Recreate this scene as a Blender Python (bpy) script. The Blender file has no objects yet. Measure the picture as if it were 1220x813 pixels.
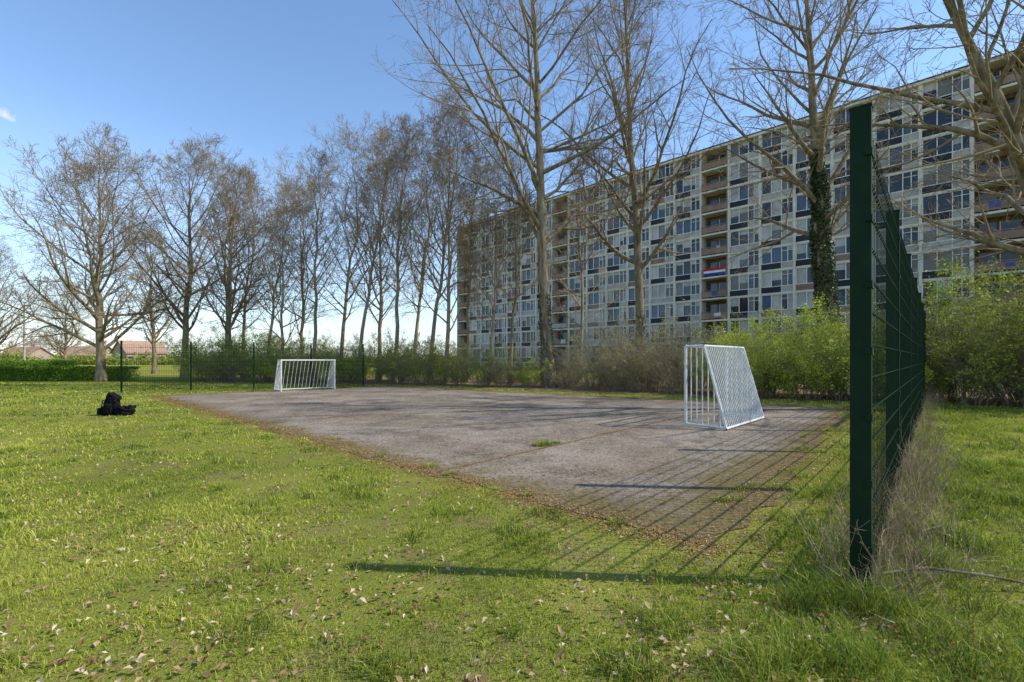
import bpy, math, numpy as np
from mathutils import Vector
rng=np.random.default_rng(7)
S=bpy.context.scene
COL=S.collection

# ---------------- helpers ----------------
def link(o,parent=None):
    COL.objects.link(o)
    if parent is not None: o.parent=parent
    return o
def empty(name,loc=(0,0,0)):
    e=bpy.data.objects.new(name,None); e.location=loc; e.empty_display_size=.3
    return link(e)
def mesh_np(name,V,F,mats,smooth=False,attr=None,mi=None):
    me=bpy.data.meshes.new(name)
    V=np.asarray(V,dtype=np.float32); me.vertices.add(len(V)); me.vertices.foreach_set("co",V.ravel())
    if not isinstance(F,list): F=[F]
    F=[np.asarray(f,dtype=np.int32) for f in F if len(f)]
    loops=np.concatenate([f.ravel() for f in F]); me.loops.add(len(loops)); me.loops.foreach_set("vertex_index",loops)
    tot=np.concatenate([np.full(len(f),f.shape[1],dtype=np.int32) for f in F])
    st=np.concatenate([[0],np.cumsum(tot)[:-1]]).astype(np.int32)
    me.polygons.add(len(tot)); me.polygons.foreach_set("loop_start",st)
    if mi is not None: me.polygons.foreach_set("material_index",np.asarray(mi,dtype=np.int32))
    me.polygons.foreach_set("use_smooth",np.full(len(tot),smooth))
    me.update(calc_edges=True)
    if attr is not None:
        a=me.attributes.new("var","FLOAT","POINT"); a.data.foreach_set("value",np.asarray(attr,dtype=np.float32))
    if not isinstance(mats,(list,tuple)): mats=[mats]
    for m in mats: me.materials.append(m)
    return me
def obj(name,me,parent=None,loc=(0,0,0),rot=0,scale=1):
    o=bpy.data.objects.new(name,me); o.location=loc; o.rotation_euler=(0,0,rot)
    o.scale=(scale,)*3 if not hasattr(scale,'__len__') else scale
    return link(o,parent)
def norm(a): return a/np.maximum(np.linalg.norm(a,axis=-1,keepdims=True),1e-9)
def tubes(P,R,sides):
    n,k,_=P.shape
    T=norm(np.gradient(P,axis=1))
    mt=np.abs(norm(T.mean(axis=1)))
    ref=np.where((mt[:,2]>.8)[:,None],np.array([1.,0,0]),np.array([0,0,1.]))
    A=norm(np.cross(T,ref[:,None,:])); B=np.cross(T,A)
    ang=np.arange(sides)*2*math.pi/sides
    V=P[:,:,None,:]+R[:,:,None,None]*(np.cos(ang)[None,None,:,None]*A[:,:,None,:]+np.sin(ang)[None,None,:,None]*B[:,:,None,:])
    idx=np.arange(n*k*sides).reshape(n,k,sides)
    a=idx[:,:-1,:]; b=np.roll(idx,-1,axis=2)[:,:-1,:]; c=np.roll(idx,-1,axis=2)[:,1:,:]; d=idx[:,1:,:]
    F=np.stack([a,b,c,d],axis=-1).reshape(-1,4)
    return V.reshape(-1,3),F
class Geo:
    def __init__(s): s.V=[];s.F=[];s.n=0;s.A=[]
    def add(s,V,F,a=0.5):
        s.V.append(V); s.F.append(F+s.n); s.n+=len(V)
        s.A.append(np.broadcast_to(np.asarray(a,dtype=float),(len(V),)))
    def box(s,c,h,ax=None,a=0.5):
        q=np.array([[x,y,z] for z in(-1,1) for y in(-1,1) for x in(-1,1)],float)*np.array(h)
        if ax is not None: q=q@np.array(ax)
        s.add(q+np.array(c),np.array([[0,2,3,1],[4,5,7,6],[0,1,5,4],[2,6,7,3],[0,4,6,2],[1,3,7,5]]),a)
    def tube(s,pts,r,sides=8,a=.5):
        P=np.array(pts,float)[None]; R=np.full((1,P.shape[1]),r) if np.isscalar(r) else np.array(r,float)[None]
        V,F=tubes(P,R,sides); s.add(V,F,a)
    def mesh(s,name,mat,smooth=False):
        return mesh_np(name,np.concatenate(s.V),np.concatenate(s.F),mat,smooth,np.concatenate(s.A))
def grid_noise(x,y,scale,seed=0):
    r=np.random.default_rng(seed).random((256,256))
    u=x/scale+1000.; v=y/scale+1000.
    i=np.floor(u).astype(int); j=np.floor(v).astype(int); fu=u-i; fv=v-j
    fu=fu*fu*(3-2*fu); fv=fv*fv*(3-2*fv)
    g=lambda a,b:r[a%256,b%256]
    return (g(i,j)*(1-fu)+g(i+1,j)*fu)*(1-fv)+(g(i,j+1)*(1-fu)+g(i+1,j+1)*fu)*fv
def sstep(a,b,x):
    t=np.clip((x-a)/(b-a),0,1);return t*t*(3-2*t)

# ---------------- materials ----------------
def newmat(name,diffuse=False):
    m=bpy.data.materials.new(name); m.use_nodes=True
    nt=m.node_tree; b=nt.nodes["Principled BSDF"]
    if diffuse:
        nt.nodes.remove(b); b=nt.nodes.new("ShaderNodeBsdfDiffuse"); nt.links.new(b.outputs[0],nt.nodes["Material Output"].inputs[0])
        return m,nt,b,b.inputs["Color"]
    b.inputs["Roughness"].default_value=.8; b.inputs["Specular IOR Level"].default_value=.25
    return m,nt,b,b.inputs["Base Color"]
def N(nt,t,**kw):
    n=nt.nodes.new(t)
    for k,v in kw.items():
        if k in n.inputs: n.inputs[k].default_value=v
        else: setattr(n,k,v)
    return n
def ramp(nt,fac,stops):
    r=nt.nodes.new("ShaderNodeValToRGB"); e=r.color_ramp.elements
    while len(e)<len(stops): e.new(.5)
    for i,(p,c) in enumerate(stops): e[i].position=p; e[i].color=(*c,1) if len(c)==3 else c
    nt.links.new(fac,r.inputs[0]); return r.outputs[0]
def noise(nt,scale,detail=4,rough=.6,co=None,coord='Object'):
    if co is None:
        co=nt.nodes.new("ShaderNodeTexCoord").outputs[coord]
    n=N(nt,"ShaderNodeTexNoise"); n.inputs["Scale"].default_value=scale; n.inputs["Detail"].default_value=detail; n.inputs["Roughness"].default_value=rough
    nt.links.new(co,n.inputs["Vector"]); return n.outputs["Fac"]
def mix(nt,f,a,b,bt='MIX'):
    m=nt.nodes.new("ShaderNodeMix"); m.data_type='RGBA'; m.blend_type=bt
    for s,v in ((m.inputs[0],f),(m.inputs[6],a),(m.inputs[7],b)):
        if isinstance(v,(float,int)): s.default_value=v
        elif isinstance(v,tuple): s.default_value=(*v,1)
        else: nt.links.new(v,s)
    return m.outputs[2]
def bump(nt,b,h,strength=.4,dist=.02):
    n=N(nt,"ShaderNodeBump"); n.inputs["Strength"].default_value=strength; n.inputs["Distance"].default_value=dist
    nt.links.new(h,n.inputs["Height"]); nt.links.new(n.outputs[0],b.inputs["Normal"])
def simple(name,c1,c2=None,scale=3,rough=.8,metal=0,spec=.25,bmp=0):
    diff=rough>=.7
    m,nt,b,ci=newmat(name,diff)
    if not diff: b.inputs["Roughness"].default_value=rough; b.inputs["Metallic"].default_value=metal; b.inputs["Specular IOR Level"].default_value=spec
    if c2 is None: c2=tuple(x*.75 for x in c1)
    f=noise(nt,scale); nt.links.new(ramp(nt,f,[(.3,c2),(.7,c1)]),ci)
    if bmp: bump(nt,b,f,bmp,.02)
    return m
def leafmat(name,stops,trans=.35,gloss=0):
    m,nt,b,ci=newmat(name,True)
    at=N(nt,"ShaderNodeAttribute",attribute_name="var")
    c=ramp(nt,at.outputs["Fac"],stops)
    nt.links.new(c,ci); out=b.outputs[0]
    if trans>0:
        t=N(nt,"ShaderNodeBsdfTranslucent"); nt.links.new(c,t.inputs[0])
        mx=N(nt,"ShaderNodeMixShader"); mx.inputs[0].default_value=trans
        nt.links.new(out,mx.inputs[1]); nt.links.new(t.outputs[0],mx.inputs[2]); out=mx.outputs[0]
    if gloss>0:
        t=N(nt,"ShaderNodeBsdfGlossy"); t.inputs["Roughness"].default_value=.35; t.inputs[0].default_value=(1,1,1,1)
        mx=N(nt,"ShaderNodeMixShader"); mx.inputs[0].default_value=gloss
        nt.links.new(out,mx.inputs[1]); nt.links.new(t.outputs[0],mx.inputs[2]); out=mx.outputs[0]
    nt.links.new(out,nt.nodes["Material Output"].inputs[0])
    return m
def barkmat(name,c1,c2,sc=6):
    m,nt,b,ci=newmat(name,True); co=nt.nodes.new("ShaderNodeTexCoord").outputs["Object"]
    mp=N(nt,"ShaderNodeMapping"); mp.inputs["Scale"].default_value=(1,1,.25); nt.links.new(co,mp.inputs[0])
    f=noise(nt,sc,4,.65,mp.outputs[0]); nt.links.new(ramp(nt,f,[(.35,c2),(.65,c1)]),ci); bump(nt,b,f,.7,.04)
    return m
M_bark=barkmat("bark",(.33,.27,.175),(.13,.10,.06))
M_bark2=barkmat("bark_young",(.40,.32,.21),(.20,.155,.095))
M_twig=simple("twigs",(.37,.29,.185),(.23,.175,.11),.8)
M_twigfar=simple("distant_twigs",(.34,.28,.21),(.24,.19,.14),.2)
M_ivy=leafmat("ivy_leaves",[(0,(.02,.038,.012)),(1,(.085,.12,.03))],.15,.05)
M_leaf=leafmat("spring_leaves",[(0,(.14,.20,.022)),(.4,(.34,.43,.045)),(.75,(.54,.60,.08)),(1,(.66,.67,.15))],.4)
M_leafo=leafmat("olive_leaves",[(0,(.11,.14,.025)),(.5,(.29,.34,.055)),(1,(.47,.48,.11))],.38)
M_leafd=leafmat("sparse_leaves",[(0,(.15,.16,.05)),(.5,(.33,.34,.09)),(1,(.46,.43,.17))],.35)
M_hedge=leafmat("hedge_leaves",[(0,(.08,.15,.02)),(1,(.24,.38,.05))],.35)
M_blade=leafmat("grass_blades",[(0,(.07,.105,.015)),(.3,(.20,.27,.03)),(.65,(.44,.48,.055)),(.86,(.60,.55,.12)),(1,(.70,.57,.31))],.38,.015)
M_dry=leafmat("dry_stalks",[(0,(.22,.155,.09)),(1,(.54,.41,.26))],.2)
M_litter=leafmat("leaf_litter",[(0,(.17,.085,.035)),(.5,(.44,.25,.10)),(1,(.60,.43,.22))],.15)
M_fleaf=leafmat("fallen_leaf",[(0,(.16,.085,.04)),(.6,(.42,.27,.15)),(1,(.68,.54,.40))],.2)

M_ground,nt,b,ci=newmat("grass_ground",True)
f1=noise(nt,.25,5); f2=noise(nt,6,6,.7); f3=noise(nt,60,3,.7); f4=noise(nt,1.7,6,.7)
c=mix(nt,f2,(.12,.15,.026),(.32,.36,.05))
c=mix(nt,ramp(nt,f1,[(.4,(0,0,0)),(.65,(1,1,1))]),c,(.38,.39,.07))
c=mix(nt,ramp(nt,f4,[(.50,(0,0,0)),(.64,(.75,.75,.75))]),c,(.27,.21,.10))
c=mix(nt,ramp(nt,f3,[(.45,(0,0,0)),(.7,(.8,.8,.8))]),c,(.13,.10,.045))
nt.links.new(c,ci); bump(nt,b,f3,.8,.04)
M_soil=simple("leaf_covered_soil",(.36,.26,.15),(.15,.11,.065),3,1,bmp=.6)
M_asph,nt,b,ci=newmat("weathered_asphalt",True)
f1=noise(nt,.42,7,.66); f2=noise(nt,3.2,6,.7); f3=noise(nt,70,2,.8); f4=noise(nt,22,3,.7); f5=noise(nt,1.0,8,.74); f6=noise(nt,7.5,6,.75)
c=ramp(nt,f2,[(.3,(.125,.094,.066)),(.7,(.225,.182,.138))])
c=mix(nt,ramp(nt,f1,[(.42,(0,0,0)),(.60,(.85,.85,.85))]),c,(.315,.265,.21))
c=mix(nt,ramp(nt,f5,[(.49,(0,0,0)),(.60,(.72,.72,.72))]),c,(.085,.064,.046))
c=mix(nt,ramp(nt,f6,[(.52,(0,0,0)),(.66,(.55,.55,.55))]),c,(.36,.31,.25))
c=mix(nt,ramp(nt,f3,[(.50,(0,0,0)),(.66,(.8,.8,.8))]),c,(.47,.40,.31))
c=mix(nt,ramp(nt,f4,[(.32,(.9,.9,.9)),(.48,(0,0,0))]),c,(.05,.04,.028))
at=N(nt,"ShaderNodeAttribute",attribute_name="var")
mm=N(nt,"ShaderNodeMath",operation='ADD'); nt.links.new(at.outputs["Fac"],mm.inputs[0]); nt.links.new(f6,mm.inputs[1])
mm2=N(nt,"ShaderNodeMath",operation='ADD'); nt.links.new(mm.outputs[0],mm2.inputs[0]); nt.links.new(f2,mm2.inputs[1])
mul=N(nt,"ShaderNodeMath",operation='SUBTRACT'); nt.links.new(mm2.outputs[0],mul.inputs[0]); mul.inputs[1].default_value=1.05
moss=ramp(nt,f4,[(.35,(.085,.07,.028)),(.62,(.20,.155,.06))])
c=mix(nt,ramp(nt,mul.outputs[0],[(.14,(0,0,0)),(.42,(.85,.85,.85))]),c,moss)
g=nt.nodes.new("ShaderNodeNewGeometry")
dp=N(nt,"ShaderNodeVectorMath",operation='DOT_PRODUCT'); dp.inputs[1].default_value=(-.735,.678,0); nt.links.new(g.outputs["Position"],dp.inputs[0])
wob=N(nt,"ShaderNodeMath",operation='MULTIPLY_ADD'); nt.links.new(f2,wob.inputs[0]); wob.inputs[1].default_value=.16; nt.links.new(dp.outputs["Value"],wob.inputs[2])
cr=None
for v0 in (4.55,10.6,16.8):
    s_=N(nt,"ShaderNodeMath",operation='SUBTRACT'); nt.links.new(wob.outputs[0],s_.inputs[0]); s_.inputs[1].default_value=v0+.08
    a_=N(nt,"ShaderNodeMath",operation='ABSOLUTE'); nt.links.new(s_.outputs[0],a_.inputs[0])
    l_=N(nt,"ShaderNodeMapRange"); nt.links.new(a_.outputs[0],l_.inputs[0]); l_.inputs[1].default_value=.008; l_.inputs[2].default_value=.035; l_.inputs[3].default_value=1; l_.inputs[4].default_value=0
    if cr is None: cr=l_.outputs[0]
    else:
        mx_=N(nt,"ShaderNodeMath",operation='MAXIMUM'); nt.links.new(cr,mx_.inputs[0]); nt.links.new(l_.outputs[0],mx_.inputs[1]); cr=mx_.outputs[0]
c=mix(nt,cr,c,(.14,.10,.04))
nt.links.new(c,ci); bump(nt,b,f3,.6,.012)

M_white=simple("white_galvanised_paint",(.76,.76,.73),(.52,.52,.49),14,.45,0,.5)
M_green=simple("dark_green_coating",(.008,.030,.011),(.005,.017,.007),6,.6,0,.15)
M_black=simple("black_fabric",(.018,.018,.02),(.008,.008,.01),12,.85,bmp=.3)
M_blackred=simple("strap_webbing",(.05,.03,.03),(.02,.015,.015),12,.7)

# ---------------- ground ----------------
g=Geo(); L=900
g.add(np.array([[-L,-L,0],[L,-L,0],[L,L,0],[-L,L,0]],float),np.array([[0,1,2,3]]))
obj("ground",g.mesh("ground",M_ground))
C0=np.array([1.5,3.3]);C1=np.array([-13.7,17.5]);C2=np.array([-6.5,24.0]);C3=np.array([9.7,13.2])
n=160
u,v=np.meshgrid(np.linspace(0,1,n),np.linspace(0,1,n),indexing='ij')
X=((1-u)*(1-v))[...,None]*C0+(u*(1-v))[...,None]*C1+(u*v)[...,None]*C2+((1-u)*v)[...,None]*C3
cen=(C0+C1+C2+C3)/4
def edgew(x,y): return (grid_noise(x,y,.35,3)-.5)*.18+(grid_noise(x,y,.13,4)-.5)*.08+(grid_noise(x,y,1.3,4)-.5)*.28
ed=np.minimum(np.minimum(u,1-u)*20.8,np.minimum(v,1-v)*11)
X=X+(edgew(X[...,0],X[...,1])*np.exp(-ed/.45))[...,None]*norm(X-cen)
att=np.clip(1-ed/.9,0,1)*.55
cx=np.linalg.norm(X-np.array([3.2,4.9]),axis=-1); att+=np.clip(1-cx/3.6,0,1)*.42
idx=np.arange(n*n).reshape(n,n)
F=np.stack([idx[:-1,:-1],idx[1:,:-1],idx[1:,1:],idx[:-1,1:]],-1).reshape(-1,4)
obj("asphalt_sports_court",mesh_np("court",np.concatenate([X.reshape(-1,2),np.full((n*n,1),.008)],1),F,M_asph,False,att.ravel()))
quad=np.array([C0,C1,C2,C3])
def court_dist(x,y,sg=[1]):
    d=np.full(np.shape(x),1e9)
    for i in range(4):
        a=quad[i];bb=quad[(i+1)%4];e=(bb-a)/np.linalg.norm(bb-a)
        d=np.minimum(d,sg[0]*((x-a[0])*e[1]-(y-a[1])*e[0]))
    return d
if court_dist(np.array([cen[0]]),np.array([cen[1]]))[0]<0: court_dist.__defaults__[0][0]=-1
pts_in=[(-19,27.2),(-7,25.2),(-2,22.6),(4,18.9),(8.2,16.3),(12,14.4),(16,12.2),(24,9)]
pts_out=[(-22,36),(-7,35),(0,33),(8,30),(13,27),(20,24),(27,19),(34,13)]
def dens(pts,k=24):
    o=[]
    for a,bb in zip(pts[:-1],pts[1:]):
        for t in np.linspace(0,1,k,endpoint=False): o.append(((1-t)*a[0]+t*bb[0],(1-t)*a[1]+t*bb[1]))
    o.append(pts[-1]); return np.array(o)
pi=dens(pts_in);po=dens(pts_out)
pi[:,1]+=(grid_noise(pi[:,0],pi[:,1],.5,8)-.5)*.7
V=np.concatenate([pi,po]);V=np.concatenate([V,np.full((len(V),1),.004)],1);m=len(pi)
F=np.array([[i,i+1,m+i+1,m+i] for i in range(m-1)])
obj("soil",mesh_np("soil",V,F,M_soil))

# ---------------- grass blades ----------------
def fence_dist(x,y):
    return (x-2.14)*.735-(y-2.836)*.678
def in_soil(x,y):
    yi=np.interp(x,[p[0] for p in pts_in],[p[1] for p in pts_in]); return y>yi+ .4*(grid_noise(x,y,.4,5)-.5)
def bare(x,y):
    return sstep(.56,.72,grid_noise(x,y,.55,61)*.55+grid_noise(x,y,.2,62)*.3+grid_noise(x,y,1.9,63)*.25)
def blades(x0,x1,y0,y1,dens_,hm,w,seed,mask=None):
    r=np.random.default_rng(seed); n=int((x1-x0)*(y1-y0)*dens_)
    x=r.uniform(x0,x1,n);y=r.uniform(y0,y1,n)
    cd=court_dist(x,y); keep=cd<-.02-.16*grid_noise(x,y,.15,12)+.25*(grid_noise(x,y,.5,2)>.70)
    keep&=~in_soil(x,y)
    if mask is not None: keep&=mask(x,y)
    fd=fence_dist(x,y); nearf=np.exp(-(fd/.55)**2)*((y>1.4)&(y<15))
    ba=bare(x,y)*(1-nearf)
    keep&=grid_noise(x,y,.22,21)*.5+grid_noise(x,y,.07,22)*.35+r.random(n)*.55-ba*.5>.42
    x=x[keep];y=y[keep];n=len(x);fd=fd[keep];nearf=nearf[keep];ba=ba[keep]
    cl=grid_noise(x,y,.9,31)*.5+grid_noise(x,y,.35,35)*.5; cl2=grid_noise(x,y,.13,32); cl3=grid_noise(x,y,3.,33)
    tuf=sstep(.62,.8,grid_noise(x,y,.26,36))
    h=hm*(.3+.6*cl2**1.5+.5*cl*cl+.9*tuf)*r.uniform(.5,1.3,n)*(1-.45*ba)
    h*=1+1.5*nearf
    h*=1+.6*np.clip(fd,0,1)
    az=r.uniform(0,2*math.pi,n); bend=r.uniform(.15,1.3,n)*h
    ww=w*r.uniform(.6,1.3,n)
    fa=az+r.uniform(-1.2,1.2,n)+math.pi/2
    dx=np.cos(az);dy=np.sin(az);wx=np.cos(fa)*ww;wy=np.sin(fa)*ww
    z0=np.full(n,-.004)
    p0=np.stack([x-wx,y-wy,z0],1);p1=np.stack([x+wx,y+wy,z0],1)
    mx=x+dx*bend*.35;my=y+dy*bend*.35
    p2=np.stack([mx+wx*.75,my+wy*.75,h*.6],1);p3=np.stack([mx-wx*.75,my-wy*.75,h*.6],1)
    p4=np.stack([x+dx*bend,y+dy*bend,h*.88],1)
    V=np.stack([p0,p1,p2,p3,p4],1).reshape(-1,3)
    b_=np.arange(n)[:,None]*5
    Q=b_+np.array([0,1,2,3]);T=b_+np.array([3,2,4])
    var=np.clip(.09+.62*cl+.28*cl3+.22*(cl2-.5)+.12*ba-.16*tuf+r.normal(0,.13,n),.02,.86)
    var=np.where(r.random(n)<.05+.3*ba+.08*(cl3>.55),r.uniform(.82,1,n),var)
    var=np.where((nearf>.3)|(fd>.2),var*.74,var)  # grass by fence and beyond darkened: lush growth, with post shade painted in
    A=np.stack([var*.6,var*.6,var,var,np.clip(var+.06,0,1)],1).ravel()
    return V,Q,T,A
parts=[]
fr=lambda x,y:(np.abs(x)<1.25*y+1.6)
parts.append(blades(-6.5,6.5,.9,3.3,5000,.046,.0022,1,fr))
parts.append(blades(-9,9,3.3,6,2400,.048,.0034,2,fr))
parts.append(blades(-15,15,6,11,850,.052,.0058,3,fr))
parts.append(blades(-27,16,11,18,280,.058,.011,4,fr))
parts.append(blades(-42,10,18,32,90,.065,.02,5,fr))
def tuft(cx,cy,r0,n,seed,h=.1):
    r=np.random.default_rng(seed); a=r.uniform(0,6.28,n);q=r0*np.sqrt(r.random(n))*r.uniform(.6,1.2,n)
    x=cx+np.cos(a)*q*1.6;y=cy+np.sin(a)*q
    hh=h*r.uniform(.4,1.1,n);az=a+r.normal(0,.6,n);bend=hh*r.uniform(.3,1,n);w=.004
    wx=-np.sin(az)*w;wy=np.cos(az)*w;z=np.zeros(n)
    p=[np.stack(k,1) for k in [(x-wx,y-wy,z),(x+wx,y+wy,z),(x+np.cos(az)*bend*.35+wx,y+np.sin(az)*bend*.35+wy,hh*.6),(x+np.cos(az)*bend*.35-wx,y+np.sin(az)*bend*.35-wy,hh*.6),(x+np.cos(az)*bend,y+np.sin(az)*bend,hh*.9)]]
    V=np.stack(p,1).reshape(-1,3);b_=np.arange(n)[:,None]*5
    return V,b_+np.array([0,1,2,3]),b_+np.array([3,2,4]),np.repeat(r.uniform(.1,.6,n),5)
parts.append(tuft(.5,7.42,.10,260,1))
parts.append(tuft(.72,7.62,.05,80,2,.07))
rr_=np.random.default_rng(31)
for i in range(46):
    t=rr_.random();e=rr_.choice(3);a,bb=[(C0,C1),(C3,C0),(C2,C3)][e];p=a*(1-t)+bb*t;p=p+(cen-p)/np.linalg.norm(cen-p)*rr_.uniform(.02,.45)
    parts.append(tuft(p[0],p[1],rr_.uniform(.03,.09),50,100+i,rr_.uniform(.04,.08)))
off=0;VV=[];QQ=[];TT=[];AA=[]
for V,Q,T,A in parts:
    VV.append(V);QQ.append(Q+off);TT.append(T+off);AA.append(A);off+=len(V)
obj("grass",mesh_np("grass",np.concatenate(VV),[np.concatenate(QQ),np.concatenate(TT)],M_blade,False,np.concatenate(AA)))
print("blades",off//5)

def flats(x,y,z,size,seed,curl=.5,aspect=.6,var=None,tilt=.35):
    r=np.random.default_rng(seed);n=len(x)
    az=r.uniform(0,6.283,n);s=size*r.uniform(.5,1.3,n)
    a=np.stack([np.cos(az),np.sin(az),r.normal(0,tilt,n)],1)*s[:,None]
    b_=np.stack([-np.sin(az),np.cos(az),r.normal(0,tilt,n)],1)*(s*aspect)[:,None]
    c=np.stack([x,y,z],1); up=np.stack([np.zeros(n),np.zeros(n),s*curl*r.random(n)],1)
    V=np.stack([c-a,c-b_*.8+up,c+a*.9+up*.3,c+b_*.8+up, c],1)
    V=V.reshape(-1,3);k=np.arange(n)[:,None]*5
    T=np.concatenate([k+np.array([0,1,4]),k+np.array([1,2,4]),k+np.array([2,3,4]),k+np.array([3,0,4])])
    if var is None: var=r.random(n)
    return V,T,np.repeat(var,5)
r=np.random.default_rng(5)
n=20000;y=1.2+16*r.random(n)**1.6;x=r.uniform(-1.25,1.25,n)*y
k=(court_dist(x,y)<0)&(grid_noise(x,y,.9,44)*.8+.45*bare(x,y)+r.random(n)*.6>.76);x=x[k];y=y[k]
V,T,A=flats(x,y,r.uniform(.010,.038,len(x)),.019,6,.8,.65)
obj("fallen_leaves",mesh_np("fallen_leaves",V,T,M_fleaf,False,A))
xs=[];ys=[]
def edge_sc(a,b,n,sd,bias=0):
    t=r.random(n);p=np.outer(1-t,a)+np.outer(t,b);e=(b-a)/np.linalg.norm(b-a);nn=np.array([-e[1],e[0]])
    o=r.normal(bias,sd,n)*(0.5+grid_noise(p[:,0],p[:,1],.6,9)*1.3)
    q=p+nn*o[:,None]; k=grid_noise(q[:,0],q[:,1],.28,77)+r.random(n)*.5>.5
    xs.append(q[k,0]);ys.append(q[k,1])
edge_sc(C0,C1,42000,.15);edge_sc(C1,C2,3000,.2);edge_sc(C2,C3,22000,.3);edge_sc(C3,C0,14000,.22)
j=np.array([-.735,.678])
for v0,nn_ in((4.55,2600),(10.6,1800)):
    t=r.uniform(-30,30,nn_*6); p=np.outer(np.full(len(t),v0),j)+np.outer(t,[.678,.735]);p+=r.normal(0,.04,p.shape)
    k=court_dist(p[:,0],p[:,1])>0;p=p[k][:nn_];xs.append(p[:,0]);ys.append(p[:,1])
n=15000;uu=r.random(n);vv=r.random(n)
p=np.outer((1-uu)*(1-vv),C0)+np.outer(uu*(1-vv),C1)+np.outer(uu*vv,C2)+np.outer((1-uu)*vv,C3)
k=(grid_noise(p[:,0],p[:,1],1.2,91)**2+.3*(np.linalg.norm(p-np.array([3.4,5]),axis=1)<2.4)>r.random(n)*1.1);xs.append(p[k,0]);ys.append(p[k,1])
x=np.concatenate(xs);y=np.concatenate(ys)
V,T,A=flats(x,y,r.uniform(.011,.025,len(x)),.014,8,.3,.35,tilt=.15)
obj("leaf_litter",mesh_np("leaf_litter",V,T,M_litter,False,A))

# ---------------- trees ----------------
def kids(P,R,c,t0,t1,ang,asd,lfun,rr,k,up,wig,r,minr,golden=False,rv_=.35):
    m,kp=P.shape[:2]
    t=t0+(t1-t0)*((np.arange(c)[None,:]+r.random((m,c)))/c)
    f=t*(kp-1);i=np.clip(np.floor(f).astype(int),0,kp-2);w=(f-i)[...,None];rows=np.arange(m)[:,None]
    pos=P[rows,i]*(1-w)+P[rows,i+1]*w;tan=norm(P[rows,i+1]-P[rows,i])
    rad=R[rows,i]*(1-w[...,0])+R[rows,i+1]*w[...,0]
    Lp=np.linalg.norm(np.diff(P,axis=1),axis=-1).sum(1)[:,None]
    Ln=lfun(t,Lp)*r.uniform(1-rv_,1+rv_*.9,t.shape)
    if golden:
        az=np.arange(c)[None,:]*2.4+r.normal(0,.5,t.shape); rv=np.stack([np.cos(az),np.sin(az),np.zeros_like(az)],-1)
    else: rv=r.normal(0,1,t.shape+(3,))
    perp=norm(rv-(rv*tan).sum(-1,keepdims=True)*tan)
    a=ang(t)+r.normal(0,asd,t.shape) if callable(ang) else ang+r.normal(0,asd,t.shape)
    d=norm(np.cos(a)[...,None]*tan+np.sin(a)[...,None]*perp).reshape(-1,3)
    pos=pos.reshape(-1,3);Ln=Ln.reshape(-1);rad=rad.reshape(-1);step=(Ln/(k-1))[:,None]
    pts=[pos]
    for q in range(k-1):
        pts.append(pts[-1]+d*step); d=norm(d+r.normal(0,wig,d.shape)+np.array([0,0,up]))
    NP=np.stack(pts,1)
    r0=np.maximum(np.minimum(rad*rr*r.uniform(.7,1.05,rad.shape),Ln*.03+.004),minr*1.3)
    s=np.linspace(0,1,k)[None]
    NR=np.maximum(r0[:,None]*(1-.85*s),minr)
    return NP,NR
def tree_mesh(name,H,r0,bf,spread,seed,lean=(0,0),n=(34,9,6,4),mat=None,up=.06,a_lo=1.15,a_hi=.55,minr=.0055,k0=14,path=None,shape=.75,l1min=.8,wob=.12):
    r=np.random.default_rng(seed)
    s=np.linspace(0,1,k0)
    if path is None:
        w=np.cumsum(r.normal(0,wob,(k0,2)),0);w-=w[0]
        P=np.stack([lean[0]*s+w[:,0]*s,lean[1]*s+w[:,1]*s,H*s-.15],1)[None]
    else:
        path=np.array(path,float);q=np.linspace(0,len(path)-1,k0);P=np.stack([np.interp(q,np.arange(len(path)),path[:,i]) for i in range(3)],1)[None]
    R=(r0*((1-s)**.9*.95+.03)+r0*.45*np.exp(-s*H/.5))[None]
    G=Geo();nf=0;V,F=tubes(P,R,12);G.add(V,F);nf+=len(F)
    l1=lambda t,L:spread*np.clip(1-(t-bf)/(1-bf),0.0,1)**shape*(.72+.28*np.clip((t-bf)/.2,0,1))+l1min
    P1,R1=kids(P,R,n[0],bf,.985,lambda t:a_lo+(a_hi-a_lo)*t,.2,l1,.62,9,up,.10,r,minr,True,.45)
    V,F=tubes(P1,R1,6);G.add(V,F);nf+=len(F)
    P2,R2=kids(P1,R1,n[1],.15,.97,.75,.2,lambda t,L:L*.55*(1.15-t)+.25,.62,6,up*.8,.13,r,minr)
    V,F=tubes(P2,R2,4);G.add(V,F)
    P3,R3=kids(P2,R2,n[2],.12,.97,.7,.25,lambda t,L:L*.5*(1.15-t)+.18,.65,4,up*.6,.15,r,minr)
    V,F=tubes(P3,R3,3);G.add(V,F)
    if n[3]>0:
        P4,R4=kids(P3,R3,n[3],.1,.97,.7,.3,lambda t,L:L*.5*(1.1-t)+.14,.7,3,.03,.14,r,minr)
        V,F=tubes(P4,R4,3);G.add(V,F)
    Fa=np.concatenate(G.F);mi=np.ones(len(Fa));mi[:nf]=0
    me=mesh_np(name,np.concatenate(G.V),Fa,[mat or M_bark,M_twig],True,None,mi)
    return me,P[0],R[0]
def leafcloud(C,size,seed,sd=0.):
    r=np.random.default_rng(seed);n=len(C);C=C+r.normal(0,sd,C.shape) if sd else C
    a=norm(r.normal(0,1,(n,3)))*(size*r.uniform(.5,1.2,(n,1)));q=norm(np.cross(a,r.normal(0,1,(n,3))))*np.linalg.norm(a,axis=1,keepdims=True)*.6
    V=np.stack([C-a,C-q,C+a,C+q],1).reshape(-1,3);F=np.arange(4*n).reshape(n,4)
    return V,F,np.repeat(np.clip(r.normal(.5,.25,n),0,1),4)
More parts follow.
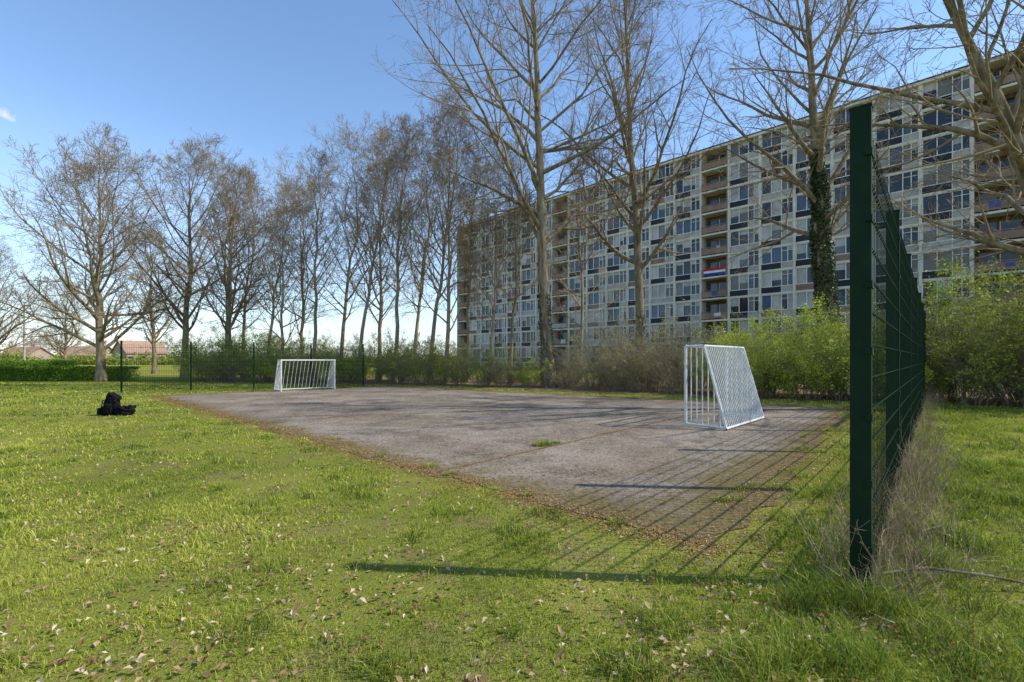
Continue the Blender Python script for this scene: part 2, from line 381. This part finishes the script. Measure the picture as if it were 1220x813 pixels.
def ivy(P,R,zmax,n,seed,thick=.18,size=.06):
    r=np.random.default_rng(seed);z=r.random(n)**.8*zmax
    a=r.uniform(0,6.283,n);bul=.2+1.2*grid_noise(z,a,.7,seed)
    k=grid_noise(z+3,a,.9,seed+5)+.5*(1-z/zmax)>.38;z=z[k];a=a[k];bul=bul[k];n=len(z)
    cx=np.interp(z,P[:,2],P[:,0]);cy=np.interp(z,P[:,2],P[:,1]);rr=np.interp(z,P[:,2],R)
    rad=rr+thick*bul*r.random(n)*(1-.6*z/zmax)
    C=np.stack([cx+np.cos(a)*rad,cy+np.sin(a)*rad,z],1)
    V,F,A=leafcloud(C,size,seed+1);return mesh_np("ivy",V,F,M_ivy,False,A)
TN="bare_deciduous_tree"
def place(me,loc,rot=0,sc=1): return obj(TN,me,None,(loc[0],loc[1],0),rot,sc)
me,P,R=tree_mesh("tree_big_a",25,.31,.27,9.2,11,(-1.6,.3),(40,10,6,4),a_lo=1.2,a_hi=.45,up=.045,shape=.6)
o=place(me,(1.85,22.7)); obj("ivy",ivy(P,R,4.6,3200,3,.11,.045),o)
me,P,R=tree_mesh("tree_big_b",26,.31,.25,7.4,12,(-1.0,.3),(38,9,6,4),a_lo=1.1,a_hi=.42,up=.06,shape=.6)
o=place(me,(7.6,27.0)); obj("ivy",ivy(P,R,4,1500,5,.08,.045),o)
me,P,R=tree_mesh("tree_big_c",23,.38,.3,8.0,15,(-.8,.2),(34,9,6,4),a_lo=1.15,a_hi=.5,up=.05,shape=.6)
o=place(me,(15.1,22.0)); obj("ivy",ivy(P,R,11.5,15000,8,.34,.065),o)
path=[(1.4,.1,-.15),(.95,0,2.4),(.2,0,5.0),(-.9,-.1,7.8),(-1.8,0,9.8),(-2.6,.2,12),(-3.2,.4,15)]
me,P,R=tree_mesh("tree_leaning",15,.27,.22,6.2,18,path=path,n=(24,8,5,3),a_lo=1.1,a_hi=.6,up=.02,shape=.6)
place(me,(13.8,12.2))
path=[(0,0,-.15),(.1,.1,3),(-.3,.2,6),(-.1,.3,9.5),(-.5,.2,13),(-.7,.4,17)]
me,P,R=tree_mesh("tree_right_b",17,.24,.25,5.2,19,path=path,n=(24,8,5,3),a_lo=1.1,a_hi=.5,up=.05)
place(me,(18.2,14.6))
me,_,_=tree_mesh("tree_wide",12.8,.25,.15,5.4,21,(0,0),(40,10,6,3),a_lo=1.2,a_hi=.45,up=.07,shape=.36,minr=.007,l1min=1.1)
place(me,(-25.4,28.6),.6); place(me,(-50,45),2.1,.85); place(me,(-58,60),4.1,.8)
me,_,_=tree_mesh("tree_tall_l",15,.24,.2,5.2,22,(.3,0),(34,9,6,3),a_lo=1.0,a_hi=.45,up=.08,shape=.42,minr=.0065,l1min=1.1)
place(me,(-23.0,32.5)); place(me,(-18.6,30.2),1.9,.88); place(me,(-34,44),3.3,.85)
sl=[]
for i,(sp,bf) in enumerate(((4.4,.25),(3.6,.3),(4.8,.2),(3.4,.35))):
    m_,_,_=tree_mesh("tree_slender_%d"%i,15,.14,bf,sp,30+i,(rng.uniform(-.9,.9),0),(26,8,5,3),M_bark2,up=.08,a_lo=.9,a_hi=.42,minr=.006,wob=.22,shape=.45,l1min=1.0)
    sl.append(m_)
lst=[(-19.2,33,14),(-15.9,30,12.6),(-15.4,34,14.8),(-12.5,29,14),(-11.65,31.5,15.8),(-9.07,27.2,14.0),(-8.9,31,15.6),(-7.1,28,15.4),(-7.2,34,17),(-4.8,27,15.2),(-3.7,26,14.6),(-2.74,28.5,14),(-1.2,25,11.6),(-.1,29.5,13.5),(-13.9,27.8,11),(-21.2,35,13.5),(4.6,31,14)]
for i,(x,y,h) in enumerate(lst): place(sl[i%4],(x,y),i*1.37,h/15)

# ---------------- shrubs ----------------
def shrub_meshes(name,H,W,stems,leaves,lsize,seed,mat,wmat,nk=(9,5)):
    r=np.random.default_rng(seed);m=stems;k=7
    a=r.uniform(0,6.283,m);q=.45*np.sqrt(r.random(m))*W
    pos=np.stack([np.cos(a)*q,np.sin(a)*q,np.zeros(m)-.05],1)
    d=norm(np.stack([np.cos(a)*r.uniform(.1,.8,m),np.sin(a)*r.uniform(.1,.8,m),np.ones(m)],1))
    Ln=H*r.uniform(.45,1.3,m);pts=[pos]
    for i in range(k-1):
        pts.append(pts[-1]+d*(Ln/(k-1))[:,None]);d=norm(d+r.normal(0,.1,d.shape)+np.stack([np.cos(a)*.06,np.sin(a)*.06,-.03*np.ones(m)],1))
    P=np.stack(pts,1);R=np.maximum(.016*(1-np.linspace(0,1,k))[None]*r.uniform(.6,1.2,(m,1)),.004)
    G=Geo();V,F=tubes(P,R,4);G.add(V,F)
    P1,R1=kids(P,R,nk[0],.08,.97,.75,.2,lambda t,L:L*.33*(1.2-t)+.15,.7,5,.05,.12,r,.0035);V,F=tubes(P1,R1,3);G.add(V,F)
    P2,R2=kids(P1,R1,nk[1],.1,.97,.75,.25,lambda t,L:L*.5*(1.2-t)+.08,.7,3,.03,.12,r,.0028);V,F=tubes(P2,R2,3);G.add(V,F)
    wood=G.mesh(name+"_wood",wmat,True)
    pts=np.concatenate([P2.reshape(-1,3),P1[:,2:].reshape(-1,3)])
    cl=grid_noise(pts[:,0]+pts[:,2]*.7,pts[:,1]-pts[:,2]*.5,.5,seed)
    pr=np.clip(cl-.25,0,1)**1.3+.04
    ix=r.choice(len(pts),leaves,p=pr/pr.sum())
    V,F,A=leafcloud(pts[ix],lsize,seed,.06)
    hue=np.repeat(cl[ix],4);A=np.clip(A*.7+hue*.45-.08,0,1)
    return wood,mesh_np(name+"_leaves",V,F,mat,False,A)
M_wood=simple("shrub_wood",(.36,.30,.215),(.18,.15,.105),4)
SL=[shrub_meshes("leafy%d"%i,3.2,1.5,44,12500,.038,50+i,M_leaf,M_wood,(8,4)) for i in range(3)]
SO=[shrub_meshes("olive%d"%i,3.2,1.5,44,9500,.038,80+i,M_leafo,M_wood,(8,4)) for i in range(2)]
SD=[shrub_meshes("sparse%d"%i,2.7,1.3,42,3000,.030,60+i,M_leafd,M_wood) for i in range(3)]
cnt=0
def shrub(kind,x,y,s,name="shrub",sz=1):
    global cnt;cnt+=1
    w,l=kind[cnt%len(kind)]
    o=obj(name,w,None,(x,y,0),cnt*1.9,(s,s,s*sz));obj("leaves",l,o)
r=np.random.default_rng(99)
for x,y,s in [(8.0,16.9,.6),(9.2,17.2,.95),(10.3,16.3,.8),(11.5,15.8,1.0),(9.9,19,1.05),(12.5,17,1.1),(8.7,18.4,.62),(13.0,15.2,.85)]:
    shrub(SL,x,y,s*.96,"green_shrub")
for x,y,s in [(14.0,14.4,1.12),(15.1,13.4,.95),(16.4,12.6,1.25),(14.6,16.3,1.3),(16.8,14.9,1.35),(18.2,11.6,1.3),(19.5,9.5,1.3),(18.6,14,1.4)]:
    shrub(SO if r.random()<.6 else SL,x,y,s,"green_shrub")
for x,y,s in [(6.6,18.6,.7),(5.6,19.9,1.0),(4.7,20.6,.75),(3.6,21.2,.8),(6.7,21,1.25),(8.2,20.5,1.3),(5.2,23,1.2),(7,24,1.3),(2.6,22.0,.5),(3,25,1.05)]:
    shrub(SD,x,y,s*r.uniform(.9,1.12))
for x,y,s in [(.8,22.9,.55),(-.4,23.6,.62),(-1.6,23.8,.62),(-2.8,24.6,.5),(-4.1,25.2,.7),(-5.4,25.8,.8),(-6.6,26.4,.6),(0,27,.95),(-3.5,28,.9),(-8.2,26.6,.75),(-9.8,27,.65),(-11.4,27,.9),(-13.1,27.4,.65),(-14.8,28.3,.9),(-16.6,28.4,.7),(-18.4,29,.9),(-20,30,.8),(-7,29.5,1.),(-10.5,30,1.),(-14,31,1.05),(-17.8,32,1.1),(-21,33,.9),(11.5,22.5,1.2),(14,24,1.2),(17,20,1.3)]:
    q=r.random();shrub(SD if q<.34 else (SO if q<.66 else SL),x,y,s*r.uniform(.85,1.15))
n=26000;hx=r.uniform(-33,-24.3,n);hy=29.8+r.uniform(-.45,.45,n);hz=r.uniform(0,.85,n)
f=r.integers(0,3,n);hy=np.where(f==0,29.35+r.normal(0,.05,n),hy);hz=np.where(f==1,.85+r.normal(0,.04,n),hz)
V,F,A=leafcloud(np.stack([hx,hy,hz],1),.05,7);obj("clipped_hedge",mesh_np("hedge",V,F,M_hedge,False,A))
n=24000;hx=r.uniform(-60,-34,n);hy=36+r.uniform(-.6,.6,n);hz=r.uniform(0,1.3,n)
V,F,A=leafcloud(np.stack([hx,hy,hz],1),.09,8);obj("clipped_hedge",mesh_np("hedge2",V,F,M_hedge,False,A))

# dry weeds at fence foot
G=Geo();m=1300;t=r.uniform(-.2,15.5,m);t=np.where(r.random(m)<.4,r.uniform(-.3,4.0,m),t);of=r.normal(.08,.18,m)
bx=2.14+.678*t+.735*of;by=2.836+.735*t-.678*of
pos=np.stack([bx,by,np.zeros(m)],1);d=norm(np.stack([r.normal(0,.35,m),r.normal(0,.35,m),np.ones(m)],1));Ln=r.uniform(.12,.58,m)*(.4+.9*grid_noise(bx,by,.5,6));pts=[pos]
for i in range(4): pts.append(pts[-1]+d*(Ln/4)[:,None]);d=norm(d+r.normal(0,.2,d.shape))
P=np.stack(pts,1);R=np.maximum(.0028*(1-np.linspace(0,.7,5))[None]*np.ones((m,1)),.0011)
V,F=tubes(P,R,3);G.add(V,F,np.repeat(r.random(m),15))
P1,R1=kids(P,R,4,.35,.98,.6,.2,lambda t,L:L*.3+.02,.7,3,.02,.12,r,.0009);V,F=tubes(P1,R1,3);G.add(V,F,np.repeat(r.random(len(P1)),9))
obj("dry_weeds",G.mesh("dry_weeds",M_dry))
G=Geo()
bp=np.array([[2.35,2.95,.03],[2.6,2.9,.09],[2.85,2.78,.10],[3.1,2.78,.05],[3.35,2.7,.04],[3.6,2.72,.06]])
P=bp[None];R=np.array([[.010,.009,.009,.008,.006,.004]]);V,F=tubes(P,R,6);G.add(V,F)
P1,R1=kids(P,R,7,.1,.95,.6,.2,lambda t,L:L*.25,.6,4,.0,.12,r,.0015);P1[...,2]=np.abs(P1[...,2])*.6+.01;V,F=tubes(P1,R1,4);G.add(V,F)
obj("fallen_branch",G.mesh("fallen_branch",M_bark,True))

# ---------------- fences ----------------
def fence(p0,d,spacing,npan,H,postw,postd,wire,hstep,vstep,clear=.05,name="mesh_fence",drop=.12):
    p0=np.array(p0,float);d=np.array(d,float);d/=np.linalg.norm(d);nn=np.array([d[1],-d[0]])
    E=empty(name,(p0[0],p0[1],0));ax=[[d[0],d[1],0],[nn[0],nn[1],0],[0,0,1]]
    for i in range(npan+1):
        G=Geo();c=d*spacing*i
        G.box((c[0],c[1],H/2-.1),(postd/2,postw/2,H/2+.1),ax)
        G.box((c[0],c[1],H+.006),(postd/2+.004,postw/2+.004,.006),ax)
        z=.25
        while z<H-.1:
            cc=c+nn*(postw/2-.012);G.box((cc[0],cc[1],z),(postd/2+.014,.018,.02),ax);z+=.4
        obj("post_%d"%(i+1),G.mesh("post",M_green),E)
    G=Geo();off=nn*(postw/2-.012);T=H-drop
    for i in range(npan):
        a=spacing*i+postd/2;b_=spacing*(i+1)-postd/2
        k=int((b_-a)/vstep)
        for j in range(k+1):
            c=d*(a+(b_-a)*j/k)+off;G.box((c[0],c[1],clear+(T-clear)/2),(wire/2,wire/2,(T-clear)/2),ax)
        z=clear+.04
        while z<T:
            for s_ in(-1,1):
                c=d*(a+b_)/2+off+nn*s_*(wire*1.12);G.box((c[0],c[1],z),((b_-a)/2,wire*.5,wire*.7),ax)
            z+=hstep
    obj("wire_mesh",G.mesh("wire_mesh",M_green),E)
fence((2.14,2.836),(.678,.735),2.7,6,2.93,.105,.06,.0042,.2,.095)
fence((-16.3,19.3),(8.8,4.1),2.42,4,2.15,.06,.06,.006,.2,.06)

# ---------------- goals ----------------
def goal(base,wdir,ddir,W,Dt,Db,H,nback,name="football_goal"):
    wd=np.array([*wdir,0.]);wd/=np.linalg.norm(wd);dd=np.array([*ddir,0.]);dd/=np.linalg.norm(dd);z=np.array([0,0,1.])
    E=empty(name,(base[0],base[1],.008));p=lambda w,q,h:wd*w+dd*q+z*h
    r=.03
    G=Geo()
    G.tube([p(0,0,0),p(0,0,H)],r,10);G.tube([p(W,0,0),p(W,0,H)],r,10);G.tube([p(-.03,0,H),p(W+.03,0,H)],r,10)
    obj("front_frame",G.mesh("front_frame",M_white,True),E)
    G=Geo()
    G.tube([p(0,Dt,H),p(W,Dt,H)],r*.8,8);G.tube([p(0,Db,.04),p(W,Db,.04)],r*.8,8)
    for i in range(nback+1):
        w=W*i/nback;G.tube([p(w,Dt,H),p(w,Db,.04)],r*.8 if i in(0,nback) else .0115,8)
    obj("sloping_back_grille",G.mesh("back",M_white,True),E)
    G=Geo()
    for w in(0,W):
        G.tube([p(w,0,H),p(w,Dt,H)],r*.8,8);G.tube([p(w,0,.05),p(w,Db,.05)],r*.8,8)
        k=7
        for i in range(1,k):
            q=Db*i/k;h=H if q<Dt else H*(1-(q-Dt)/(Db-Dt));G.tube([p(w,q,.05),p(w,q,max(h,.1))],.0115,6)
    obj("side_grilles",G.mesh("sides",M_white,True),E)
    G=Geo()
    for i in range(1,12):
        w=W*i/12;G.tube([p(w,0,H),p(w,Dt,H)],.011,6)
    obj("roof_bars",G.mesh("roof_bars",M_white,True),E)
goal((3.62,9.64),(.69,.724),(.62,-.785),2.42,.40,.86,1.66,24)
goal((-9.88,19.8),(.70,.714),(-.728,.686),2.35,.35,.8,1.34,14)

# ---------------- backpack + jacket ----------------
E=empty("black_backpack",(-9.85,11.5,0))
def blob(c,s,rot,seed,amp,mat,name):
    import bmesh
    bm=bmesh.new();bmesh.ops.create_cube(bm,size=2);bmesh.ops.subdivide_edges(bm,edges=bm.edges[:],cuts=9,use_grid_fill=True)
    V=np.array([v.co[:] for v in bm.verts]);l=np.linalg.norm(V,axis=1,keepdims=True);mx=np.abs(V).max(1,keepdims=True)
    V=V*(.55*mx/l+.45);V*=1+amp*(grid_noise(V[:,0]*1.3+V[:,2],V[:,1]-V[:,2]*.7,.35,seed)-.5)[:,None]
    V*=np.array(s);ca,sa=math.cos(rot),math.sin(rot)
    V=np.stack([V[:,0]*ca+V[:,2]*sa,V[:,1],-V[:,0]*sa+V[:,2]*ca],1)+np.array(c)
    for v,q in zip(bm.verts,V): v.co=q
    me=bpy.data.meshes.new(name);bm.to_mesh(me);bm.free();me.materials.append(mat)
    for p in me.polygons:p.use_smooth=True
    obj(name,me,E)
blob((-.10,0,.24),(.15,.13,.25),.25,1,.35,M_black,"bag_body")
blob((-.07,-.13,.17),(.11,.06,.13),.25,2,.3,M_black,"front_pocket")
blob((-.04,0,.46),(.14,.11,.06),.5,3,.4,M_black,"top_flap")
blob((.22,0,.12),(.20,.16,.11),-.15,4,.9,M_black,"folded_jacket")
blob((-.27,-.02,.10),(.10,.11,.09),.3,5,.7,M_black,"side_bundle")
G=Geo()
G.tube([(-.22,.02,.42),(-.33,0,.36),(-.36,0,.2),(-.28,0,.08)],.013,6);G.tube([(-.1,-.1,.5),(-.05,-.13,.58),(.03,-.1,.5)],.011,6);G.tube([(.05,-.1,.38),(.2,-.15,.3),(.33,-.14,.16),(.4,-.1,.05)],.012,6)
obj("straps",G.mesh("straps",M_blackred,True),E)

# ---------------- apartment building ----------------
M_conc=simple("concrete_frame",(.78,.70,.60),(.56,.50,.43),.9,.85)
M_brick=simple("brown_brick",(.34,.22,.14),(.23,.15,.095),2,.9)
M_navy=simple("navy_spandrel",(.024,.024,.032),(.014,.015,.021),1,.5)
M_panel=simple("grey_spandrel",(.50,.455,.40),(.36,.33,.295),1,.8)
M_frame=simple("white_window_frame",(.86,.82,.76),(.72,.68,.63),2,.75)
M_roof=simple("roof_felt",(.08,.08,.08),(.05,.05,.05),1,.9)
M_rail=simple("balcony_rail",(.36,.235,.17),(.22,.145,.11),1,.8)
M_dark=simple("balcony_interior",(.22,.14,.09),(.11,.075,.05),1,.9)
def glass(name,c,rough=.05,spec=.5):
    m,nt,b,ci=newmat(name);b.inputs["Roughness"].default_value=rough;b.inputs["Specular IOR Level"].default_value=spec;b.inputs["IOR"].default_value=1.5
    f=noise(nt,.35,2);nt.links.new(ramp(nt,f,[(.3,tuple(x*.5 for x in c)),(.7,c)]),ci);return m
M_gl=[glass("window_glass_dark",(.014,.02,.034)),glass("window_glass_blue",(.055,.09,.16)),glass("window_curtain",(.55,.51,.46),.2,.4),glass("window_blind",(.20,.19,.19),.2,.4)]
A0=np.array([40.1,45.1]);U=np.array([-.712,.702]);NO=np.array([-.702,-.712])
B=empty("apartment_building",(A0[0],A0[1],0))
def loc(s,o,z): return np.array([U[0]*s+NO[0]*o,U[1]*s+NO[1]*o,z])
AX=[[U[0],U[1],0],[NO[0],NO[1],0],[0,0,1]]
gs={k:Geo() for k in("conc","brick","navy","panel","frame","g0","g1","g2","g3","rail","dark","roof")}
def bx(k,s0,s1,o0,o1,z0,z1): gs[k].box(loc((s0+s1)/2,(o0+o1)/2,(z0+z1)/2),(abs(s1-s0)/2,abs(o1-o0)/2,abs(z1-z0)/2),AX)
FH=2.76;Z0=.8;NF=10;TOP=Z0+FH*NF
r=np.random.default_rng(3)
segs=[];s=-6.9-25.1
while s<70:
    segs.append(('b',s,s+3.5));s+=3.5
    for i in range(6): segs.append(('w',s,s+3.6));s+=3.6
SE=72.0;segs=[q for q in segs if q[2]<=SE+.1];S0=segs[0][1];SE=segs[-1][2]
bx("conc",S0,SE,-12,-1.6,0,TOP-.003)
bx("roof",S0-.3,SE+.3,-12.3,.35,TOP+.02,TOP+.16)
bx("conc",S0-.25,SE+.25,-12.2,.30,TOP-.25,TOP+.018)
bx("brick",SE+.004,SE+.3,-12,.1,0,TOP-.26)
cl_m=[simple("laundry_white",(.7,.7,.68)),simple("laundry_blue",(.08,.12,.4)),simple("laundry_red",(.35,.06,.05))]
clothes=[]
for kind,a,b_ in segs:
    bx("conc",a-.12,a+.12,-1.597,.14,0,TOP-.252)
    for f in range(NF):
        z=Z0+f*FH
        if kind=='w':
            lo,hi=a+.122,b_-.122;w=hi-lo
            bx("conc",lo,hi,-1.595,.05,z-.11,z+.11)
            sp=lo+w*.36
            bx("panel",lo,sp,-.2,-.035,z+.112,z+.80);bx("navy" if r.random()<.72 else ("panel" if r.random()<.7 else "rail"),sp+.05,hi,-.2,-.028,z+.112,z+.80)
            bx("frame",sp,sp+.05,-.2,-.004,z+.112,z+.80)
            zt=z+FH-.112;zb=z+.80
            bx("frame",lo,hi,-.2,.0,zb,zb+.07);bx("frame",lo,hi,-.2,-.01,zt-.06,zt)
            n_=[lo,lo+w*.17,sp,lo+w*.68,hi]
            for i,q in enumerate(n_):
                q0=min(max(q-.035,lo),hi-.07);bx("frame",q0,q0+.07,-.2,-.012,zb+.072,zt-.062)
            bx("frame",n_[0]+.04,n_[2]-.04,-.155,-.02,zt-.55,zt-.50)
            tone=r.choice(["g0","g1","g2","g3"],p=[.46,.32,.12,.10])
            for i in range(4):
                g_=tone if r.random()<.6 else r.choice(["g0","g1","g3","g2"])
                bx(g_,n_[i]+.036,n_[i+1]-.036,-.19,-.16,zb+.072,zt-.062)
                if r.random()<.26:
                    h_=r.uniform(.3,1.1)
                    bx("g2",n_[i]+.036,n_[i+1]-.036,-.159,-.154,zt-.062-h_,zt-.063)
        else:
            lo,hi=a+.122,b_-.122
            bx("conc",lo,hi,-1.595,.25,z-.10,z+.10)
            bx("dark",lo,hi,-1.59,-1.45,z+.102,z+FH-.102)
            bx("brick",lo,lo+.1,-1.44,.2,z+.102,z+FH-.102)
            bx("g0",lo+.3,lo+1.5,-1.448,-1.40,z+.5,z+2.2);bx("g1",lo+1.8,hi-.3,-1.448,-1.40,z+.15,z+2.2)
            bx("frame",lo+1.52,lo+1.6,-1.447,-1.38,z+.5,z+2.2)
            ty=r.random()
            bx("rail" if ty<.7 else ("panel" if ty<.9 else "brick"),lo+.1,hi,.16,.22,z+.25,z+.95)
            bx("rail",lo+.1,hi,.15,.23,z+1.05,z+1.12)
            for q in np.linspace(lo+.12,hi-.05,5): bx("rail",q-.02,q+.02,.17,.21,z+.1025,z+1.05)
            if r.random()<.3 and not (18<a<19 and f==4):
                q=r.uniform(lo+.3,hi-1.2);clothes.append((q,z,r.integers(0,3),r.uniform(.2,.45),r.uniform(.15,.3)))
            if r.random()<.4:  # chair / box on the balcony
                q=r.uniform(lo+.4,hi-.8);bx(r.choice(["frame","navy","brick"]),q,q+.5,-1.0,-.5,z+.102,z+r.uniform(.7,1.6))
bx("conc",SE-.12,SE+.002,-1.597,.14,0,TOP-.252)
names=dict(conc=("concrete_frame",M_conc),brick=("brick_walls",M_brick),navy=("navy_panels",M_navy),panel=("grey_panels",M_panel),frame=("window_frames",M_frame),g0=("windows_dark",M_gl[0]),g1=("windows_blue",M_gl[1]),g2=("windows_curtained",M_gl[2]),g3=("windows_blinds",M_gl[3]),rail=("balcony_rails",M_rail),dark=("balcony_back_walls",M_dark),roof=("flat_roof",M_roof))
for k,(nm,mt) in names.items(): obj(nm,gs[k].mesh(nm,mt),B)
for i in range(3):
    G=Geo();ok=False
    for q,z,m_,a_,b2 in clothes:
        if m_==i: G.box(loc(q+.4,.26,z+.72),(a_,.02,b2),AX);ok=True
    if ok: obj("balcony_cloth_%d"%i,G.mesh("cloth",cl_m[i]),B)
# red-white-blue flag hung on a balcony rail
zf=Z0+4*FH
for i,mt in enumerate((simple("flag_blue",(.03,.08,.38)),simple("flag_white",(.8,.8,.78)),simple("flag_red",(.60,.03,.04)))):
    G=Geo();G.box(loc(19.9,.27,zf+.42+.28*i),(1.35,.02,.1395),AX);obj("flag_stripe_%d"%i,G.mesh("flag",mt),B)

# ---------------- houses far left ----------------
M_hbrick=simple("house_brick",(.42,.33,.26),(.32,.24,.19),1)
M_tile=simple("orange_roof_tiles",(.42,.27,.19),(.30,.19,.135),1)
def house(x,y,rot,w=13,d=8,e=2.8,rg=5.6):
    E=empty("brick_house",(x,y,0));E.rotation_euler=(0,0,rot)
    G=Geo();G.box((0,0,e/2),(w/2,d/2,e/2))
    me=G.mesh("walls",M_hbrick);obj("walls",me,E)
    V=[[-w/2,-d/2,e],[-w/2,d/2,e],[-w/2,0,rg-.1],[w/2,-d/2,e],[w/2,d/2,e],[w/2,0,rg-.1]]
    obj("gables",mesh_np("gables",V,np.array([[0,1,2],[3,5,4]]),M_hbrick),E)
    G=Geo();o=.5
    for s_ in(-1,1):
        G.add(np.array([[-w/2-o,s_*(d/2+o),e-.3],[w/2+o,s_*(d/2+o),e-.3],[w/2+o,0,rg],[-w/2-o,0,rg],[-w/2-o,s_*(d/2+o),e-.5],[w/2+o,s_*(d/2+o),e-.5],[w/2+o,0,rg-.2],[-w/2-o,0,rg-.2]],float),np.array([[0,1,2,3],[4,7,6,5],[0,4,5,1],[0,3,7,4],[1,5,6,2]]))
    obj("roof",G.mesh("roof",M_tile),E)
    G=Geo()
    for q in(-4.5,-1.6,4): G.box((q,-d/2-.02,1.6),(.8,.04,.6))
    obj("windows",G.mesh("windows",M_gl[0]),E)
    G=Geo();G.box((1.6,-d/2-.02,1.05),(.5,.05,1.05));obj("door",G.mesh("door",M_frame),E)
    G=Geo();G.box((3,.6,rg),(.35,.35,.8));obj("chimney",G.mesh("chimney",M_hbrick),E)
house(-141,154,.1,12);house(-119,148,1.1,11,9,3.6,7.2);house(-168,160,-.2,12)
E=empty("street_lamp",(-52.2,49.5,0));G=Geo();G.tube([(0,0,0),(0,0,4),(0,0,7.1)],[.11,.09,.06],8);obj("pole",G.mesh("pole",M_panel,True),E)
G=Geo();G.box((.25,0,7.12),(.4,.14,.07));obj("lamp_head",G.mesh("head",M_panel),E)
me,_,_=tree_mesh("dt",9,.2,.2,3.4,77,n=(18,6,5,0),minr=.022,k0=6)
nv=len(me.vertices);co=np.empty(nv*3,dtype=np.float32);me.vertices.foreach_get("co",co);co=co.reshape(-1,3)
lp=np.empty(len(me.loops),dtype=np.int32);me.loops.foreach_get("vertex_index",lp);Fq=lp.reshape(-1,4)
G=Geo();r=np.random.default_rng(8)
for i in range(60):
    x=-240+i*4.4+r.normal(0,3);y=172+r.uniform(-6,30);s_=r.uniform(.6,1.25);a=r.uniform(0,6.28)
    q=co.copy();q=np.stack([q[:,0]*math.cos(a)-q[:,1]*math.sin(a),q[:,0]*math.sin(a)+q[:,1]*math.cos(a),q[:,2]],1)*s_+np.array([x,y,0]);G.add(q,Fq)
obj("distant_trees",G.mesh("distant_trees",M_twigfar))
n=50000;hx=r.uniform(-270,110,n);hy=176+r.uniform(-12,12,n);hz=np.abs(r.normal(0,1,n))*1.2*(.4+grid_noise(hx,hy,9,5)*1.3)
V,F,A=leafcloud(np.stack([hx,hy,hz],1),.5,9)
n=22000;hx=r.uniform(-150,-40,n);hy=112+r.uniform(-3,3,n);hz=np.abs(r.normal(0,1,n))*1.15*(.3+grid_noise(hx,hy,5,6)*1.5)
V2,F2,A2=leafcloud(np.stack([hx,hy,hz],1),.3,19)
obj("distant_bushes",mesh_np("db",np.concatenate([V,V2]),np.concatenate([F,F2+len(V)]),M_leafo,False,np.concatenate([A,A2])))

# ---------------- light, sky, camera ----------------
sv=Vector((3.22,-.287,2.93)).normalized()
el=math.asin(sv.z);azr=math.atan2(sv.x,sv.y)
ld=bpy.data.lights.new("sun","SUN");ld.energy=5.0;ld.angle=math.radians(.5);ld.color=(1,.94,.85)
lo=bpy.data.objects.new("sun",ld);lo.rotation_euler=(-sv).to_track_quat('-Z','Y').to_euler();lo.location=(30,-5,30);link(lo)
W=bpy.data.worlds.new("World");S.world=W;W.use_nodes=True;nt=W.node_tree
bg=nt.nodes["Background"];bg.inputs[1].default_value=.15
sk=nt.nodes.new("ShaderNodeTexSky");sk.sky_type='NISHITA';sk.sun_disc=False;sk.sun_elevation=el;sk.sun_rotation=azr;sk.altitude=0;sk.air_density=1.0;sk.dust_density=.15;sk.ozone_density=2.0
hs=nt.nodes.new("ShaderNodeHueSaturation");hs.inputs["Saturation"].default_value=1.06;hs.inputs["Value"].default_value=1.7;nt.links.new(sk.outputs[0],hs.inputs["Color"])
tc=nt.nodes.new("ShaderNodeTexCoord").outputs["Generated"]
sx=N(nt,"ShaderNodeSeparateXYZ");nt.links.new(tc,sx.inputs[0])
hz_=ramp(nt,sx.outputs[2],[(0.0,(.7,.7,.7)),(.10,(.38,.38,.38)),(.38,(0,0,0))])
c=mix(nt,hz_,hs.outputs[0],(4.5,5.4,6.5))
mp=N(nt,"ShaderNodeMapping");mp.inputs["Scale"].default_value=(1,1,3.2);nt.links.new(tc,mp.inputs[0])
f=noise(nt,2.6,7,.6,mp.outputs[0])
cm=ramp(nt,f,[(.58,(0,0,0)),(.78,(.6,.6,.6))])
em=ramp(nt,sx.outputs[2],[(0.0,(1,1,1)),(.30,(.15,.15,.15)),(.5,(0,0,0))])
fm=mix(nt,1.0,cm,em,'MULTIPLY')
c=mix(nt,fm,c,(6.2,6.3,6.5))
vd=N(nt,"ShaderNodeVectorMath",operation='NORMALIZE');nt.links.new(tc,vd.inputs[0])
cdv=Vector((-606/551,1,290/551)).normalized()
mp2=N(nt,"ShaderNodeVectorMath",operation='SUBTRACT');nt.links.new(vd.outputs[0],mp2.inputs[0]);mp2.inputs[1].default_value=cdv
sc2=N(nt,"ShaderNodeVectorMath",operation='MULTIPLY');nt.links.new(mp2.outputs[0],sc2.inputs[0]);sc2.inputs[1].default_value=(10,10,30)
ln=N(nt,"ShaderNodeVectorMath",operation='LENGTH');nt.links.new(sc2.outputs[0],ln.inputs[0])
fn=noise(nt,22,6,.65,tc)
ad=N(nt,"ShaderNodeMath",operation='MULTIPLY_ADD');nt.links.new(fn,ad.inputs[0]);ad.inputs[1].default_value=1.6;nt.links.new(ln.outputs["Value"],ad.inputs[2])
c=mix(nt,ramp(nt,ad.outputs[0],[(.72,(.8,.8,.8)),(1.05,(0,0,0))]),c,(6.6,6.6,6.6))
nt.links.new(c,bg.inputs[0])
cd=bpy.data.cameras.new("camera");cd.sensor_width=36;cd.lens=16.26;cd.shift_y=.0176;cd.clip_end=3000;cd.clip_start=.05
co_=bpy.data.objects.new("camera",cd);co_.location=(0,0,1.4);co_.rotation_euler=(math.pi/2,0,0);link(co_);S.camera=co_
S.view_settings.view_transform='Standard';S.view_settings.look='None';S.view_settings.exposure=0
